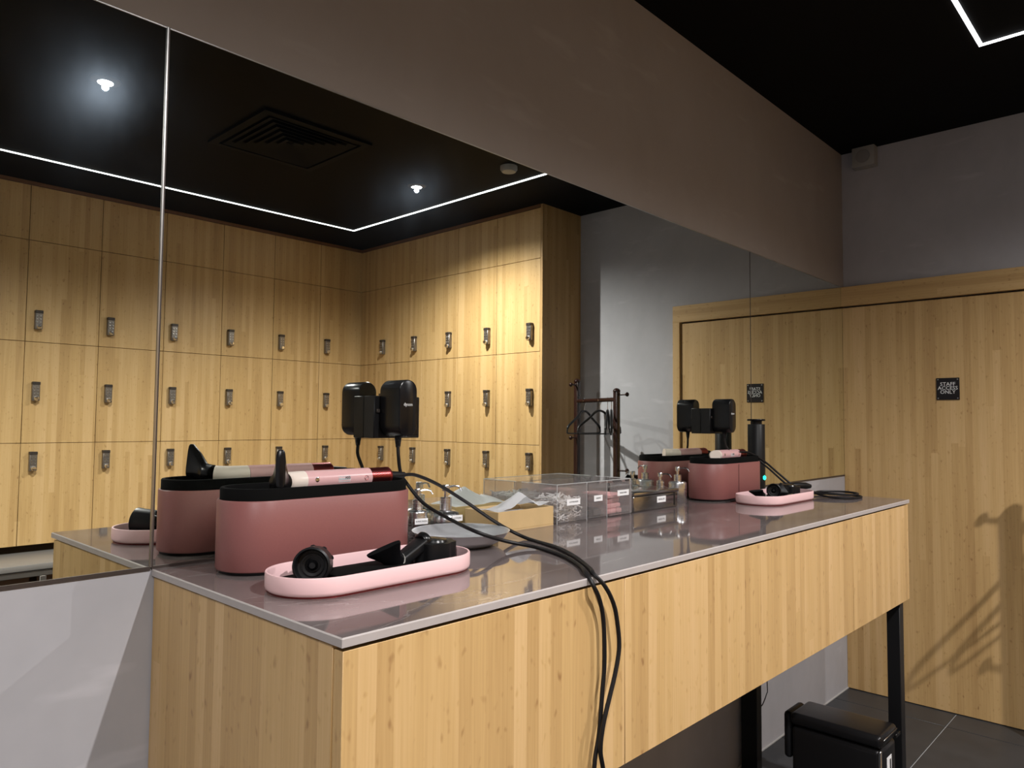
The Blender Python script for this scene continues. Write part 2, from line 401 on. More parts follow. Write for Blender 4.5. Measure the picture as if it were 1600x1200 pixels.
# ------------------------------------------------------------------ lockers
ROWS = [(.541, 1.1045, .46), (1.1045, 1.67, .285), (1.67, 2.24, .12), (2.24, 2.551, None)]
def lock_parts(cx, cz, door):
    pl = B(); box(pl, cx-.019, cx+.019, 0, .026, cz-.050, cz+.056, .003, 1)
    a = part('combination_lock', pl, LOCKM, door, True)
    cap = B(); box(cap, cx-.0195, cx+.0195, 0, .0285, cz+.040, cz+.057, .002, 1)
    part('lock_cap', cap, LOCKD, door, True)
    for r in range(3):
        for s in (-1, 1):
            b = B(); lathe(b, [(.0036, 0), (.0036, .003), (0, .0036)], n=8, M=Matrix.Translation((cx+s*.0085, .0255, cz+.024-.017*r)) @ Matrix.Rotation(-PI/2, 4, 'X'))
            part('lock_button', b, ALU, door, True)
    k = B(); lathe(k, [(.0125, 0), (.0125, .012), (.010, .016), (0, .017)], n=16, M=Matrix.Translation((cx, .024, cz-.036)) @ Matrix.Rotation(-PI/2, 4, 'X'))
    part('lock_knob', k, STEELP, door, True)
def locker_proto(w, lockx, label, group, side=0):
    t = root('locker_cabinet', label, 'locker', (0, 0, 0), group); t['kind'] = 'thing'
    c = B(); box(c, .0, w, -.36, -.0185, .541, 2.553)
    part('carcass', c, BAMD, t, True)
    for z0, z1, lz in ROWS:
        d = part('locker_door', box(B(), .0014, w-.0014, -.018, 0, z0+.0014, z1-.0014, .0008, 1), BAM, t, True)
        if lz is not None: lock_parts(lockx, z0+lz, d)
    return t
W1 = .3725
pA = locker_proto(W1, .058, '', 'locker columns on the long wall')
ordn = ['first', 'second', 'third', 'fourth', 'fifth', 'sixth', 'seventh', 'eighth', 'ninth', 'tenth']
for k in range(9):
    o = pA if k == 0 else copy_tree(pA)
    o.location = (XL+.008-W1*(k+1), YO, 0)
    o['label'] = f'bamboo locker column on the long mirrored wall, {ordn[k]} one from the room corner'
pB = locker_proto(.3694, .3694-.072, '', 'locker columns on the short return')
for k in range(5):
    o = pB if k == 0 else copy_tree(pB)
    o.rotation_euler = (0, 0, PI/2); o.location = (XL, YE-.3694*(k+1)+.0, 0)
    o['label'] = f'bamboo locker column on the short return bank, {ordn[k]} one from the coat stand'
# closing side panel of the return bank, plinth below it, panelling beyond the lockers
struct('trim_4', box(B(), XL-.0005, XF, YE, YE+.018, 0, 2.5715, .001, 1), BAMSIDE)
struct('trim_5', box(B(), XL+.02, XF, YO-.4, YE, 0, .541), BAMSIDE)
struct('wall_front_panelling', box(B(), -2.0, XL+.008-W1*9, YO-.02, YO, .541, 2.553), BAM)
struct('wall_front_backing', box(B(), -2.0, XL+.02, YO-.40, YO-.36, 0, 2.56), BAMD)

# bench under the long bank
t = root('bench', 'grey topped changing bench on a steel frame under the long locker wall', 'bench', (1.2, -3.3, 0))
part('bench_top', box(B(), -2.0, XL, YO-.05, -3.097, .470, .5, .003, 2), BENCHT, t)
part('front_rail', box(B(), -2.0, XL-.01, -3.135, -3.105, .436, .468, .002, 1), LOCKM, t)
part('foot_rail', box(B(), -2.0, XL-.01, -3.135, -3.105, .0, .03, .002, 1), LOCKM, t)
for i in range(9):
    x = 1.135+.62*(i-5)
    if -2 < x < XL: part('leg', box(B(), x-.015, x+.015, -3.135, -3.105, .03, .436, .002, 1), LOCKM, t)
for i in range(9):
    x = 1.135+.62*(i-5)
    if -2 < x+.02 and x+.6 < XL+.3: part('cubby_panel', box(B(), x+.018, min(x+.602, XL-.01), -3.30, -3.28, .03, .466, .002, 1), BAMD, t)

# ------------------------------------------------------------------ ceiling fittings
t = root('linear_ceiling_light', 'thin white light line forming a large rectangle on the black ceiling', 'light', (1.0, -1.9, CEIL))
sx0, sx1, sy0, sy1, sw = -1.4, 2.94, -3.04, -.73, .013
for a in ((sx0, sx1, sy1-sw, sy1), (sx0, sx1, sy0, sy0+sw), (sx1-sw, sx1, sy0+sw, sy1-sw), (sx0, sx0+sw, sy0+sw, sy1-sw)):
    part('light_segment', box(B(), a[0], a[1], a[2], a[3], CEIL-.003, CEIL+.002), LIT, t)
for i, (x, y) in enumerate(LAMPS):
    t = root('downlight', ['round recessed downlight nearest the camera, reflected in the left mirror', 'round recessed downlight between the vent and the short locker bank', 'round recessed downlight behind the camera over the left floor'][i], 'light', (x, y, CEIL), 'recessed downlights')
    b = B(); lathe(b, [(.030, -.012), (.052, -.006), (.055, -.001), (.055, .002), (.034, .002), (.030, -.003)], (x, y, CEIL)); part('trim_ring', b, BLKM, t)
    b = B(); lathe(b, [(.0, -.0125), (.028, -.0125), (.028, -.009), (0, -.009)], (x, y, CEIL)); part('lens', b, LENS, t)
# square air diffuser
vx, vy, vs = 1.775, -1.875, .275
t = root('air_vent', 'square black air vent with nested louvres in the black ceiling', 'vent', (vx, vy, CEIL))
def sqring(bm, h0, z0, h1, z1, th=.003):
    L = [(h0, z0), (h1, z1), (h1, z1+th), (h0, z0+th)]
    V = [[bm.verts.new((vx+s*h, vy+q*h, z)) for s, q in ((-1, -1), (1, -1), (1, 1), (-1, 1))] for h, z in L]
    for a, b in zip(V, V[1:]+V[:1]):
        for i in range(4): bm.faces.new((a[i], a[(i+1) % 4], b[(i+1) % 4], b[i]))
VENTM = plain('vent_black_metal', (.005, .0048, .0048), .7, spec=.12)
b = B(); sqring(b, vs, CEIL-.012, vs-.035, CEIL-.014, .012); part('vent_frame', b, VENTM, t)
part('vent_back', box(B(), vx-vs+.03, vx+vs-.03, vy-vs+.03, vy+vs-.03, CEIL-.002, CEIL-.0005), FELT, t)
for k in range(6):
    h = .225-.036*k; b = B(); sqring(b, h, CEIL-.015, h-.030, CEIL-.004, .0015); part('louvre', b, VENTM, t)
b = B(); lathe(b, [(.045, -.001), (.045, -.018), (.036, -.030), (.018, -.034), (0, -.034)], (2.719, -1.331, CEIL)); single('smoke_detector', b, GREYP, 'small round smoke detector on the black ceiling near the light line', 'detector', (2.719, -1.331, CEIL))
# wall speaker box
t = root('wall_speaker', 'small grey box speaker high in the corner under the black ceiling', 'speaker', (XF, -.115, 2.53))
part('housing', box(B(), XF-.055, XF, -.168, -.066, 2.475, 2.571, .004, 2), GREYP, t)
b = B(); lathe(b, [(.032, 0), (.032, .003), (.028, .003), (.028, .001), (0, .001)], n=24, M=Matrix.Translation((XF-.055, -.117, 2.523)) @ Matrix.Rotation(-PI/2, 4, 'Y')); part('speaker_grille', b, plain('grey_grille', (.26, .25, .24), .6), t)

# ------------------------------------------------------------------ staff sign
t = root('staff_sign', 'square black sign reading STAFF ACCESS ONLY on the bamboo door', 'sign', (XF-.022, -.446, 1.405))
part('sign_plate', box(B(), XF-.0262, XF-.022, -.491, -.401, 1.357, 1.454, .0006, 1), plain('sign_black', (.010, .008, .010), .3), t)
for i, (s, dz) in enumerate((('STAFF', .021), ('ACCESS', .0035), ('ONLY', -.014))):
    text('lettering', s, .0225, (XF-.0265, -.446, 1.405+dz), (0, -1, 0), (0, 0, 1), WINK, t)
for yy in (-.484, -.408):
    for zz in (1.364, 1.447):
        b = B(); lathe(b, [(.0028, 0), (.0028, .0012), (0, .0016)], n=10, M=Matrix.Translation((XF-.0262, yy, zz)) @ Matrix.Rotation(-PI/2, 4, 'Y')); part('screw', b, ALU, t)

# ------------------------------------------------------------------ vanity
CX0, CX1, CY = .4838, 2.674, -.5504
top = B(); box(top, CX0, CX1, CY, -.0025, .989, KZ)
# chamfer of the front and end edges
es = [e for e in top.edges if all(abs(v.co.z-KZ) < 1e-5 for v in e.verts) and not all(abs(v.co.y+.0025) < 1e-4 for v in e.verts)]
bmesh.ops.bevel(top, geom=es, offset=.0016, segments=1, affect='EDGES')
for f in top.faces: f.material_index = 0 if f.normal.z > .95 else 1
single('countertop', top, [TOP, TOPEDGE], 'glossy dark grey veined stone countertop running along the mirrors', 'countertop', ((CX0+CX1)/2, CY/2, KZ))
t = root('vanity_cabinet', 'long bamboo fronted vanity cabinet hanging below the grey countertop', 'cabinet', ((CX0+CX1)/2, CY/2, 0))
PB = .677
part('carcass', box(B(), CX0+.022, CX1-.022, CY+.026, -.003, PB+.004, .9885), BLKM, t)
fy0, fy1 = CY+.004, CY+.022
for a, b_ in ((CX0+.0035, 1.046), (1.046, 2.147), (2.147, CX1-.0025)):
    part('front_panel', box(B(), a+.0008, b_-.0008, fy0, fy1, PB, .9835, .0007, 1), BAM, t)
part('side_panel', box(B(), CX0+.0035, CX0+.021, fy1+.0022, -.003, PB, .9865, .0007, 1), BAM, t)
part('side_panel', box(B(), CX1-.021, CX1-.0035, fy1+.0022, -.003, PB, .9865, .0007, 1), BAM, t)
part('bottom_panel', box(B(), CX0+.022, CX1-.022, fy1, -.003, PB, PB+.0035), BLKM, t)
for x0 in (2.62, .53):
    part('leg', box(B(), x0, x0+.04, -.53, -.49, 0, PB-.012, .0015, 1), BLKM, t)
    xb = x0-.06 if x0 > 1 else x0
    part('leg', box(B(), xb, xb+.04, -.07, -.01, 0, PB-.012, .0015, 1), BLKM, t)
    part('leg_rail', box(B(), x0, x0+.04, -.53, -.01, PB-.012, PB-.0005, .001, 1), BLKM, t)

# ------------------------------------------------------------------ hair tool attachments
CYL = lambda bm, p, d, prof, n=24: lathe(bm, prof, n=n, M=Matrix.Translation(p) @ Vector((0, 0, 1)).rotation_difference(Vector(d).normalized()).to_matrix().to_4x4())
def loft(bm, secs):
    rings = [[bm.verts.new(v) for v in s] for s in secs]; n = len(rings[0])
    for a, b in zip(rings, rings[1:]):
        for i in range(n):
            f = bm.faces.new((a[i], a[(i+1) % n], b[(i+1) % n], b[i])); f.smooth = True
    bm.faces.new(rings[0][::-1]); bm.faces.new(rings[-1])
    return bm
def oval(c, ax, up, rx, rz, n=24, e=1.0):
    c, ax, up = Vector(c), Vector(ax), Vector(up); out = []
    for i in range(n):
        a = 2*PI*i/n; ca, sa = math.cos(a), math.sin(a)
        out.append(c+ax*(rx*math.copysign(abs(ca)**e, ca))+up*(rz*math.copysign(abs(sa)**e, sa)))
    return out
def round_nozzle(loc, d, R=.027, label='', name='styling_nozzle'):
    t = root(name, label, 'hair attachment', loc, 'black hair dryer attachments in the pink trays')
    o = Vector(loc); dd = Vector(d).normalized()
    b = B(); CYL(b, o, dd, [(R*.86, -.044), (R*.98, -.036), (R*.98, -.006), (R, -.004), (R, .004), (R*.9, .006), (R*.82, .002), (R*.80, -.010), (R*.30, -.012), (R*.16, -.006), (0, -.006)], 32); part('nozzle_body', b, BLK, t)
    for k in range(9):
        a = 2*PI*k/9; u = dd.orthogonal().normalized(); v = dd.cross(u)
        p = o-dd*.044+(u*math.cos(a)+v*math.sin(a))*R*.86
        b = B(); sweep(b, [p+dd*.006, p-dd*.008], [R*.19, R*.12], 8); part('crown_tooth', b, BLK, t)
    b = B(); CYL(b, o, dd, [(R*.62, -.0115), (R*.62, -.009), (R*.56, -.009), (R*.56, -.0115)], 28); part('inner_ring', b, BLKG, t)
    return t
def fan_nozzle(loc, d, label, s=1.0, mat=BLKG, tilt=0):
    """collar that widens into a flat slot mouth"""
    t = root('concentrator_nozzle', label, 'hair attachment', loc, 'black hair dryer attachments in the pink trays')
    o = Vector(loc); d = Vector(d).normalized(); up = Vector((0, 0, 1)); side = d.cross(up).normalized(); up = side.cross(d).normalized()
    a = math.radians(tilt); S = side*math.cos(a)+up*math.sin(a); U = -side*math.sin(a)+up*math.cos(a)
    secs = [oval(o-d*.022*s, S, U, .017*s, .017*s), oval(o-d*.004*s, S, U, .018*s, .018*s), oval(o+d*.004*s, S, U, .014*s, .021*s), oval(o+d*.026*s, S, U, .006*s, .031*s, e=.7), oval(o+d*.030*s, S, U, .004*s, .031*s, e=.7)]
    part('nozzle_body', loft(B(), secs), mat, t)
    b = B(); CYL(b, o-d*.022*s, d, [(.0165*s, -.003), (.0175*s, -.003), (.0175*s, .0), (.0165*s, .0)], 24); part('magnet_ring', b, GREYP, t)
    return t
def comb_nozzle(loc, label, ang=0):
    t = root('diffuser_attachment', label, 'hair attachment', loc, 'black hair dryer attachments in the pink trays')
    o = Vector(loc); b = B(); pts = []
    for i in range(72):
        a = 2*PI*i/72; r = .038*(1+.055*math.cos(8*a)); pts.append((o.x+r*math.cos(a), o.y+r*.9*math.sin(a)))
    prism(b, pts, o.z-.016, o.z+.016); part('diffuser_body', b, BLK, t)
    b = B(); lathe(b, [(.024, .0), (.022, .004), (.012, .006), (0, .006)], (o.x, o.y, o.z+.0155)); part('diffuser_cap', b, BLKG, t)
    return t

# ------------------------------------------------------------------ pink storage cases, trays, dryers
def storage_case(c0, c1, r, label, seam=None):
    t = root('storage_case', label, 'case', ((c0[0]+c1[0])/2, (c0[1]+c1[1])/2, KZ), 'pink hair dryer cases')
    b = B(); shell(b, [(c0, c1, r-.006, KZ+.0), (c0, c1, r-.003, KZ+.0055), (c0, c1, r-.006, KZ+.0055)]); part('base', b, BLK, t)
    b = B(); shell(b, [(c0, c1, r-.002, KZ+.0055), (c0, c1, r, KZ+.008), (c0, c1, r, KZ+.115), (c0, c1, r-.0015, KZ+.117), (c0, c1, r-.004, KZ+.117), (c0, c1, r-.004, KZ+.110)], 24); part('case_wall', b, PINKD, t)
    b = B(); shell(b, [(c0, c1, r-.0045, KZ+.1105), (c0, c1, r-.0045, KZ+.134), (c0, c1, r-.006, KZ+.136), (c0, c1, r-.011, KZ+.136), (c0, c1, r-.013, KZ+.132), (c0, c1, r-.014, KZ+.1215)], 24); part('tray_insert', b, FELT, t)
    d = (Vector((*c1, 0))-Vector((*c0, 0))).normalized(); s = Vector((d.y, -d.x, 0))
    p = Vector((*c0, 0))+s*(r+.0001)+d*.0
    if seam: b = B(); rod(b, (p.x+seam, p.y, KZ+.009), (p.x+seam, p.y, KZ+.114), .0006, 6); part('seam_line', b, BLK, t)
    return t
storage_case((.606, -.120), (.838, -.120), .065, 'dusty rose oval storage case at the near end of the counter')
storage_case((2.172, -.097), (2.405, -.090), .065, 'dusty rose oval storage case at the far end beside the power post', .075)
def lid_tray(c0, c1, r, label):
    t = root('lid_tray', label, 'tray', ((c0[0]+c1[0])/2, (c0[1]+c1[1])/2, KZ), 'pale pink trays')
    b = B(); shell(b, [(c0, c1, r-.004, KZ), (c0, c1, r-.0028, KZ+.0022), (c0, c1, r-.006, KZ+.0022)], 24); part('base', b, REDP, t)
    b = B(); shell(b, [(c0, c1, r-.0035, KZ+.0024), (c0, c1, r-.001, KZ+.0045), (c0, c1, r, KZ+.008), (c0, c1, r, KZ+.027), (c0, c1, r-.0008, KZ+.0285), (c0, c1, r-.0035, KZ+.0285), (c0, c1, r-.0042, KZ+.027), (c0, c1, r-.0042, KZ+.006)], 28); part('tray_rim', b, PINKL, t)
    b = B(); shell(b, [(c0, c1, r-.0045, KZ+.0062), (c0, c1, r-.0045, KZ+.0090)], 24); part('liner', b, FELT, t)
    return t
lid_tray((.603, -.310), (.806, -.310), .0755, 'pale pink oval tray of black attachments on the near counter end')
lid_tray((2.190, -.262), (2.405, -.262), .0745, 'pale pink oval tray of black attachments at the far counter end')

def dryer(dx, dy, label, nozzle=True):
    V = lambda *p: (p[0]+dx, p[1]+dy, p[2])
    zc = 1.1392
    t = root('hair_dryer', label, 'hair dryer', V(.76, -.10, zc-.017), 'pink hair dryers in their cases')
    b = B(); sweep(b, [V(.698, -.104, zc), V(.8360, -.102, zc)], .0172, 32); part('handle', b, PINKH, t)
    hp = smooth_path([V(.6985, -.104, zc), V(.680, -.106, zc), V(.660, -.112, zc), V(.644, -.124, zc+.001)], 5)
    b = B(); sweep(b, hp, .0171, 32); part('cream_neck', b, CREAM, t)
    b = B(); sweep(b, [V(.8362+.0452*i/3, -.102, zc) for i in range(4)], .0169, 32, uv=True); part('filter_cage', b, REDM, t)
    b = B(); CYL(b, Vector(V(.8812, -.102, zc)), (1, 0, 0), [(.0172, -.003), (.0172, .001), (.0140, .005), (0, .005)], 28); part('end_cap', b, REDP, t)
    b = B(); pr = []; ps = []
    for i in range(17):
        x = .886+.040*i/16; ps.append(V(x, -.102, zc-.0003*i/16)); pr.append(.0084-.0036*i/16+(.0009 if i % 2 else 0))
    sweep(b, ps, pr, 14); part('cord_relief', b, RUB, t)
    # nozzle: collar and flat flared mouth
    d = Vector((-.50, -.86, .10)).normalized(); o = Vector(V(.641, -.128, zc+.001)); up = Vector((0, 0, 1)); s = d.cross(up).normalized(); up = s.cross(d)
    L = .056
    secs = [oval(o, s, up, .0182, .0182), oval(o+d*.014, s, up, .0187, .0187), oval(o+d*.018, s, up, .0150, .0205), oval(o+d*.032+up*.011, s, up, .0100, .0262, e=.7), oval(o+d*(L-.006)+up*.021, s, up, .0078, .0315, e=.55), oval(o+d*(L-.001)+up*.021, s, up, .0078, .0315, e=.55), oval(o+d*L+up*.021, s, up, .0062, .030, e=.55)]
    if nozzle: part('nozzle', loft(B(), secs), BLKG, t)
    # button, power mark and sticker on the side facing the room
    def on_side(x, ang, r=.0174): return Vector(V(x, -.104+.002*((x-.698)/.138)-r*math.cos(ang), zc+r*math.sin(ang)))
    b = B(); CYL(b, on_side(.716, .12, .0168), (0, -1, .12), [(.0042, 0), (.0042, .0010), (.0030, .0014), (0, .0010)], 16); part('slide_button', b, STEELP, t)
    for xx, ww in ((.779, .0078), (.7665, .0062)):
        b = B(); vs = [[b.verts.new(on_side(xx+ww*sx, a, .01735)) for a in (-.32, 0, .32)] for sx in (-1, 1)]
        for i in range(2): b.faces.new((vs[0][i], vs[1][i], vs[1][i+1], vs[0][i+1]))
        bmesh.ops.solidify(b, geom=b.faces[:], thickness=.0002)
        part('sticker', b, WHITE, t)
    for q in range(4): text('sticker_print', 'ASG', .006, on_side(.780, .12, .0178), (1, 0, 0), (0, .10, 1), INK, t) if q == 0 else None
    b = B(); ring = [on_side(.822, .0, .01755)+Vector((.0042*math.cos(a), 0, .0042*math.sin(a))) for a in [2*PI*i/20 for i in range(21)]]
    sweep(b, ring, .0003, 5); part('power_mark', b, REDP, t)
    b = B(); rod(b, ring[2], ring[12], .0003, 5); part('power_mark', b, REDP, t)
    return t
dryer(0, 0, 'pink and cream hair dryer with red filter lying on the near case')
dryer(1.571, .027, 'pink and cream hair dryer lying without a nozzle on the far case', False)

# attachments
round_nozzle((.580, -.328, KZ+.0372), (-.62, -.75, .10), .0268, 'round black nozzle with toothed rim at the left end of the near tray')
fan_nozzle((.728, -.318, KZ+.032), (-.70, -.30, .50), 'black concentrator nozzle tilted in the middle of the near tray', .92, BLKG, 60)
t = root('brush_attachment', 'long flat black attachment leaning on the right half of the near tray', 'hair attachment', (.775, -.305, KZ+.02), 'black hair dryer attachments in the pink trays')
b = B(); box(b, -.034, .034, -.014, .014, -.009, .009, .005, 3, Matrix.Translation((.782, -.304, KZ+.030)) @ Matrix.Rotation(.15, 4, 'Z') @ Matrix.Rotation(-.40, 4, 'Y')); part('attachment_body', b, BLK, t)
b = B(); CYL(b, Vector((.812, -.299, KZ+.043)), (.93, .1, .40), [(.0145, -.006), (.0158, -.004), (.0158, .004), (.0145, .006)], 24); part('attachment_collar', b, BLKG, t)
comb_nozzle((.832, -.302, KZ+.0255), 'scalloped round black diffuser at the right end of the near tray')
b = B(); box(b, .62, .76, -.335, -.270, KZ+.009, KZ+.018, .004, 2); single('flat_attachment', b, FELT, 'low flat black holder lying across the near tray floor', 'hair attachment', (.69, -.30, KZ+.009), 'black hair dryer attachments in the pink trays')
fan_nozzle((2.180, -.262, KZ+.030), (-.8, .1, .45), 'black nozzle leaning at the left end of the far tray', .75, BLK, 80)
round_nozzle((2.262, -.272, KZ+.036), (-.9, -.4, .1), .022, 'upright round black nozzle in the middle of the far tray')
fan_nozzle((2.315, -.266, KZ+.030), (.3, -.4, .3), 'black nozzle behind the steel clip in the far tray', .7, BLK, 30)
comb_nozzle((2.402, -.262, KZ+.0255), 'scalloped black diffuser at the right end of the far tray')
t = root('steel_clip', 'small shiny steel hair clip lying in the far tray', 'hair clip', (2.285, -.318, KZ+.012))
b = B(); box(b, 2.268, 2.302, -.322, -.314, KZ+.010, KZ+.022, .002, 2); part('clip_arm', b, STEELP, t)
b = B(); box(b, 2.276, 2.310, -.314, -.309, KZ+.012, KZ+.026, .002, 2); part('clip_arm', b, STEELP, t)

# ------------------------------------------------------------------ power adaptors on the mirror
def charger(dx, label1, label2, grp):
    t = root('wall_bracket', label2, 'power socket', (.955+dx, 0, 1.21), 'black socket boxes on the mirror')
    part('socket_box', box(B(), .909+dx, 1.028+dx, -.036, -.0002, 1.210, 1.297, .0015, 1), BLK, t)
    part('socket_face', box(B(), .972+dx, 1.024+dx, -.0375, -.036, 1.216, 1.291, .0006, 1), BLKG, t)
    for xx in (.914, .990):
        b = B(); box(b, xx+dx, xx+.008+dx, -.0395, -.0362, 1.262, 1.270, .001, 1); part('switch', b, LOCKD, t)
    part('switch_mark', box(B(), 1.001+dx, 1.007+dx, -.0382, -.0375, 1.2565, 1.2575), WINK, t)
    t = root('power_adaptor', label1, 'power adaptor', (.945+dx, -.068, 1.215), grp)
    b = B(); cx, cz, w, h, r = .945+dx, 1.2715, .0225, .0575, .0215
    loop = []
    for sx, sz, a0 in ((1, 1, 0), (-1, 1, PI/2), (-1, -1, PI), (1, -1, 1.5*PI)):
        for i in range(9):
            a = a0+PI/2*i/8; loop.append((cx+sx*(w-r)+r*math.cos(a), cz+sz*(h-r)+r*math.sin(a)))
    y0, y1 = -.102, -.0365
    secs = []
    for y, k in ((y0, .93), (y0+.0015, .985), (y0+.004, 1), (y1-.004, 1), (y1, .96)):
        secs.append([Vector((cx+(px-cx)*k, y, cz+(pz-cz)*k)) for px, pz in loop])
    part('adaptor_body', loft(b, secs), BLKG, t)
    text('lettering', 'dyson', .0095, (cx-.001, y0-.0003, 1.279), (1, 0, 0), (0, 0, 1), WINK, t)
    b = B(); ps = [(cx, -.070, 1.2155-.0011*i) for i in range(22)]; sweep(b, ps, [.0074-.00015*i+(.0007 if i % 2 else 0) for i in range(22)], 12); part('cord_relief', b, RUB, t)
charger(-.012, 'black rounded power adaptor on the mirror above the near case', 'square black socket box on the mirror above the near case', 'black power adaptors')
charger(1.385, 'black rounded power adaptor on the mirror above the far case', 'square black socket box on the mirror above the far case', 'black power adaptors')
CR = .0036
# near cord: from adaptor down, over the counter edge, loop and back to the dryer
zc = KZ+CR+.0004
path = [(.933, -.070, 1.193), (.934, -.071, 1.172), (.944, -.066, 1.140), (.950, -.078, 1.1195), (.962, -.120, 1.080), (.972, -.190, 1.054), (.967, -.272, 1.0385), (1.036, -.278, 1.0155), (1.074, -.325, zc+.0005), (1.044, -.414, zc), (.994, -.491, zc), (.948, -.540, zc+.001),
        (.940, -.5600, .990), (.957, -.560, .964), (.969, -.559, .925), (.971, -.559, .862), (.966, -.559, .823), (.957, -.559, .757), (.945, -.559, .710), (.945, -.558, .62), (.965, -.557, .545), (.985, -.558, .62),
        (.962, -.564, .700), (.950, -.567, .737), (.956, -.568, .774), (.973, -.567, .809), (.991, -.566, .845), (1.003, -.565, .883), (.999, -.564, .923), (.990, -.563, .954), (.968, -.562, .985), (.955, -.548, zc+.0012),
        (.985, -.520, zc), (1.058, -.427, zc), (1.108, -.341, zc), (1.147, -.225, zc+.001), (1.103, -.185, 1.036), (1.062, -.135, 1.078), (1.004, -.112, 1.116), (.955, -.103, 1.1362), (.926, -.102, 1.1389)]
single('power_cable', tube(B(), path, CR, 8, 6), RUB, 'long black power cord hanging in a loop over the near counter front', 'cord', (.97, -.3, KZ), 'black power cords')
# far cord
path = [(2.330, -.070, 1.193), (2.334, -.073, 1.170), (2.350, -.082, 1.150), (2.400, -.088, 1.146), (2.455, -.100, 1.1435), (2.520, -.128, 1.110), (2.56, -.165, 1.065), (2.585, -.205, 1.028), (2.605, -.262, zc+.005), (2.635, -.335, zc+.001), (2.640, -.385, zc), (2.600, -.425, zc), (2.520, -.410, zc), (2.505, -.355, zc+.001), (2.535, -.300, zc+.007), (2.600, -.290, zc+.009),
        (2.650, -.350, zc+.009), (2.635, -.402, zc+.007), (2.560, -.400, zc+.007), (2.530, -.340, zc+.009), (2.525, -.270, zc+.009), (2.520, -.215, 1.030), (2.510, -.150, 1.085), (2.497, -.090, 1.1355)]
single('power_cable', tube(B(), path, CR, 8, 6), RUB, 'black power cord coiled on the counter right of the far tray', 'cord', (2.57, -.3, KZ), 'black power cords')
t = root('cord_plug', 'bulky black cord connector resting on the right end of the far tray', 'connector', (2.50, -.27, KZ))
b = B(); sweep(b, [(2.455, -.250, KZ+.038), (2.475, -.258, KZ+.038), (2.515, -.272, KZ+.036), (2.535, -.280, KZ+.034)], [.009, .0115, .0115, .007], 14); part('connector_body', b, BLK, t)
b = B(); box(b, 2.487, 2.505, -.275, -.256, KZ+.0, KZ+.028, .003, 2); part('connector_foot', b, BLK, t)
# power post
t = root('power_post', 'black round pop-up power post standing behind the far case', 'power post', (2.585, -.066, KZ))
b = B(); lathe(b, [(.036, 0), (.036, .004), (.0305, .005), (.0305, .242), (.0295, .2435)], (2.585, -.066, KZ)); part('post_body', b, BLK, t)
b = B(); lathe(b, [(.020, .2435), (.020, .2555)], (2.585, -.066, KZ)); part('post_neck', b, BLK, t)
b = B(); lathe(b, [(.031, .2555), (.032, .257), (.032, .261), (.031, .2625), (0, .2625)], (2.585, -.066, KZ)); part('post_cap', b, BLKG, t)
b = B(); lathe(b, [(0, -.009), (.0055, -.004), (.0055, .004), (0, .009)], (2.5795, -.0985, KZ+.050), 14); part('indicator_light', b, GREEN, t)

# ------------------------------------------------------------------ toiletries
def label_tag(t, p, w, h, nrm, body, size):
    nrm = Vector(nrm).normalized(); X = Vector((0, 0, 1)).cross(nrm).normalized()
    M = Matrix((X, Vector((0, 0, 1)), nrm)).transposed().to_4x4(); M.translation = Vector(p)
    b = B(); box(b, -w/2, w/2, -h/2, h/2, 0, .0004, M=M); part('label_sticker', b, WHITE, t)
    text('label_lettering', body, size, Vector(p)+nrm*.0006, X, (0, 0, 1), INK, t)
def pump(t, x, y, z, s=1.0, dirv=(0, -1, 0), neck=.016):
    d = Vector(dirv).normalized()
    b = B(); lathe(b, [(.0118*s, 0), (.0118*s, neck), (.010*s, neck+.001)], (x, y, z), 20); part('pump_collar', b, STEEL, t)
    b = B(); lathe(b, [(.004*s, 0), (.004*s, .014*s)], (x, y, z+neck), 12); part('pump_stem', b, STEELP, t)
    b = B(); lathe(b, [(.0078*s, 0), (.0078*s, .011*s), (.007*s, .0125*s), (0, .0125*s)], (x, y, z+neck+.013*s), 20); part('pump_head', b, STEEL, t)
    o = Vector((x, y, z+neck+.020*s)); b = B()
    tube(b, [o+d*.004, o+d*.018*s+Vector((0, 0, .002)), o+d*.030*s, o+d*.036*s-Vector((0, 0, .008*s))], .0021*s, 8, 5); part('spout', b, STEELP, t)
def bottle(x, y, r, h, label, s=1.0, squat=False, dirv=(.2, -1, 0), neck=.016):
    t = root('pump_bottle', label, 'bottle', (x, y, KZ), 'steel pump bottles')
    if squat: prof = [(r*.92, 0), (r, .004), (r, h*.55), (r*.97, h*.72), (r*.84, h*.88), (r*.55, h*.97), (.0, h)]
    else: prof = [(r*.96, 0), (r, .002), (r, h-.006), (r*.94, h-.002), (r*.8, h), (0, h)]
    b = B(); lathe(b, prof, (x, y, KZ), 36); part('bottle_body', b, STEEL, t)
    pump(t, x, y, KZ+h-.0005, s, dirv, neck)
    return t
# shallow steel dish
bx, by = 1.010, -.178
t = root('steel_dish', 'shallow round steel dish beside the near case', 'dish', (bx, by, KZ))
b = B(); lathe(b, [(.050, 0), (.064, .002), (.086, .014), (.0965, .029), (.098, .0295), (.0952, .029), (.084, .016), (.062, .005), (0, .003)], (bx, by, KZ), 56); part('dish_body', b, plain('dish_steel', (.86, .86, .90), .33, .8), t)
bt = bottle(1.006, -.046, .0205, .058, 'slim steel pump bottle labelled SUNSCREEN next to the near case', .95, dirv=(.8, -.3, 0), neck=.021)
label_tag(bt, (1.000, -.0668, KZ+.036), .030, .012, (-.25, -1, 0), 'SUNSCREEN', .0048)
bt = bottle(1.086, -.046, .0335, .052, 'squat round steel pump bottle labelled LOTION behind the steel dish', 1.1, True, dirv=(.9, -.2, 0), neck=.027)
label_tag(bt, (1.090, -.0796, KZ+.036), .028, .013, (-.10, -1, .0), 'LOTION', .0055)
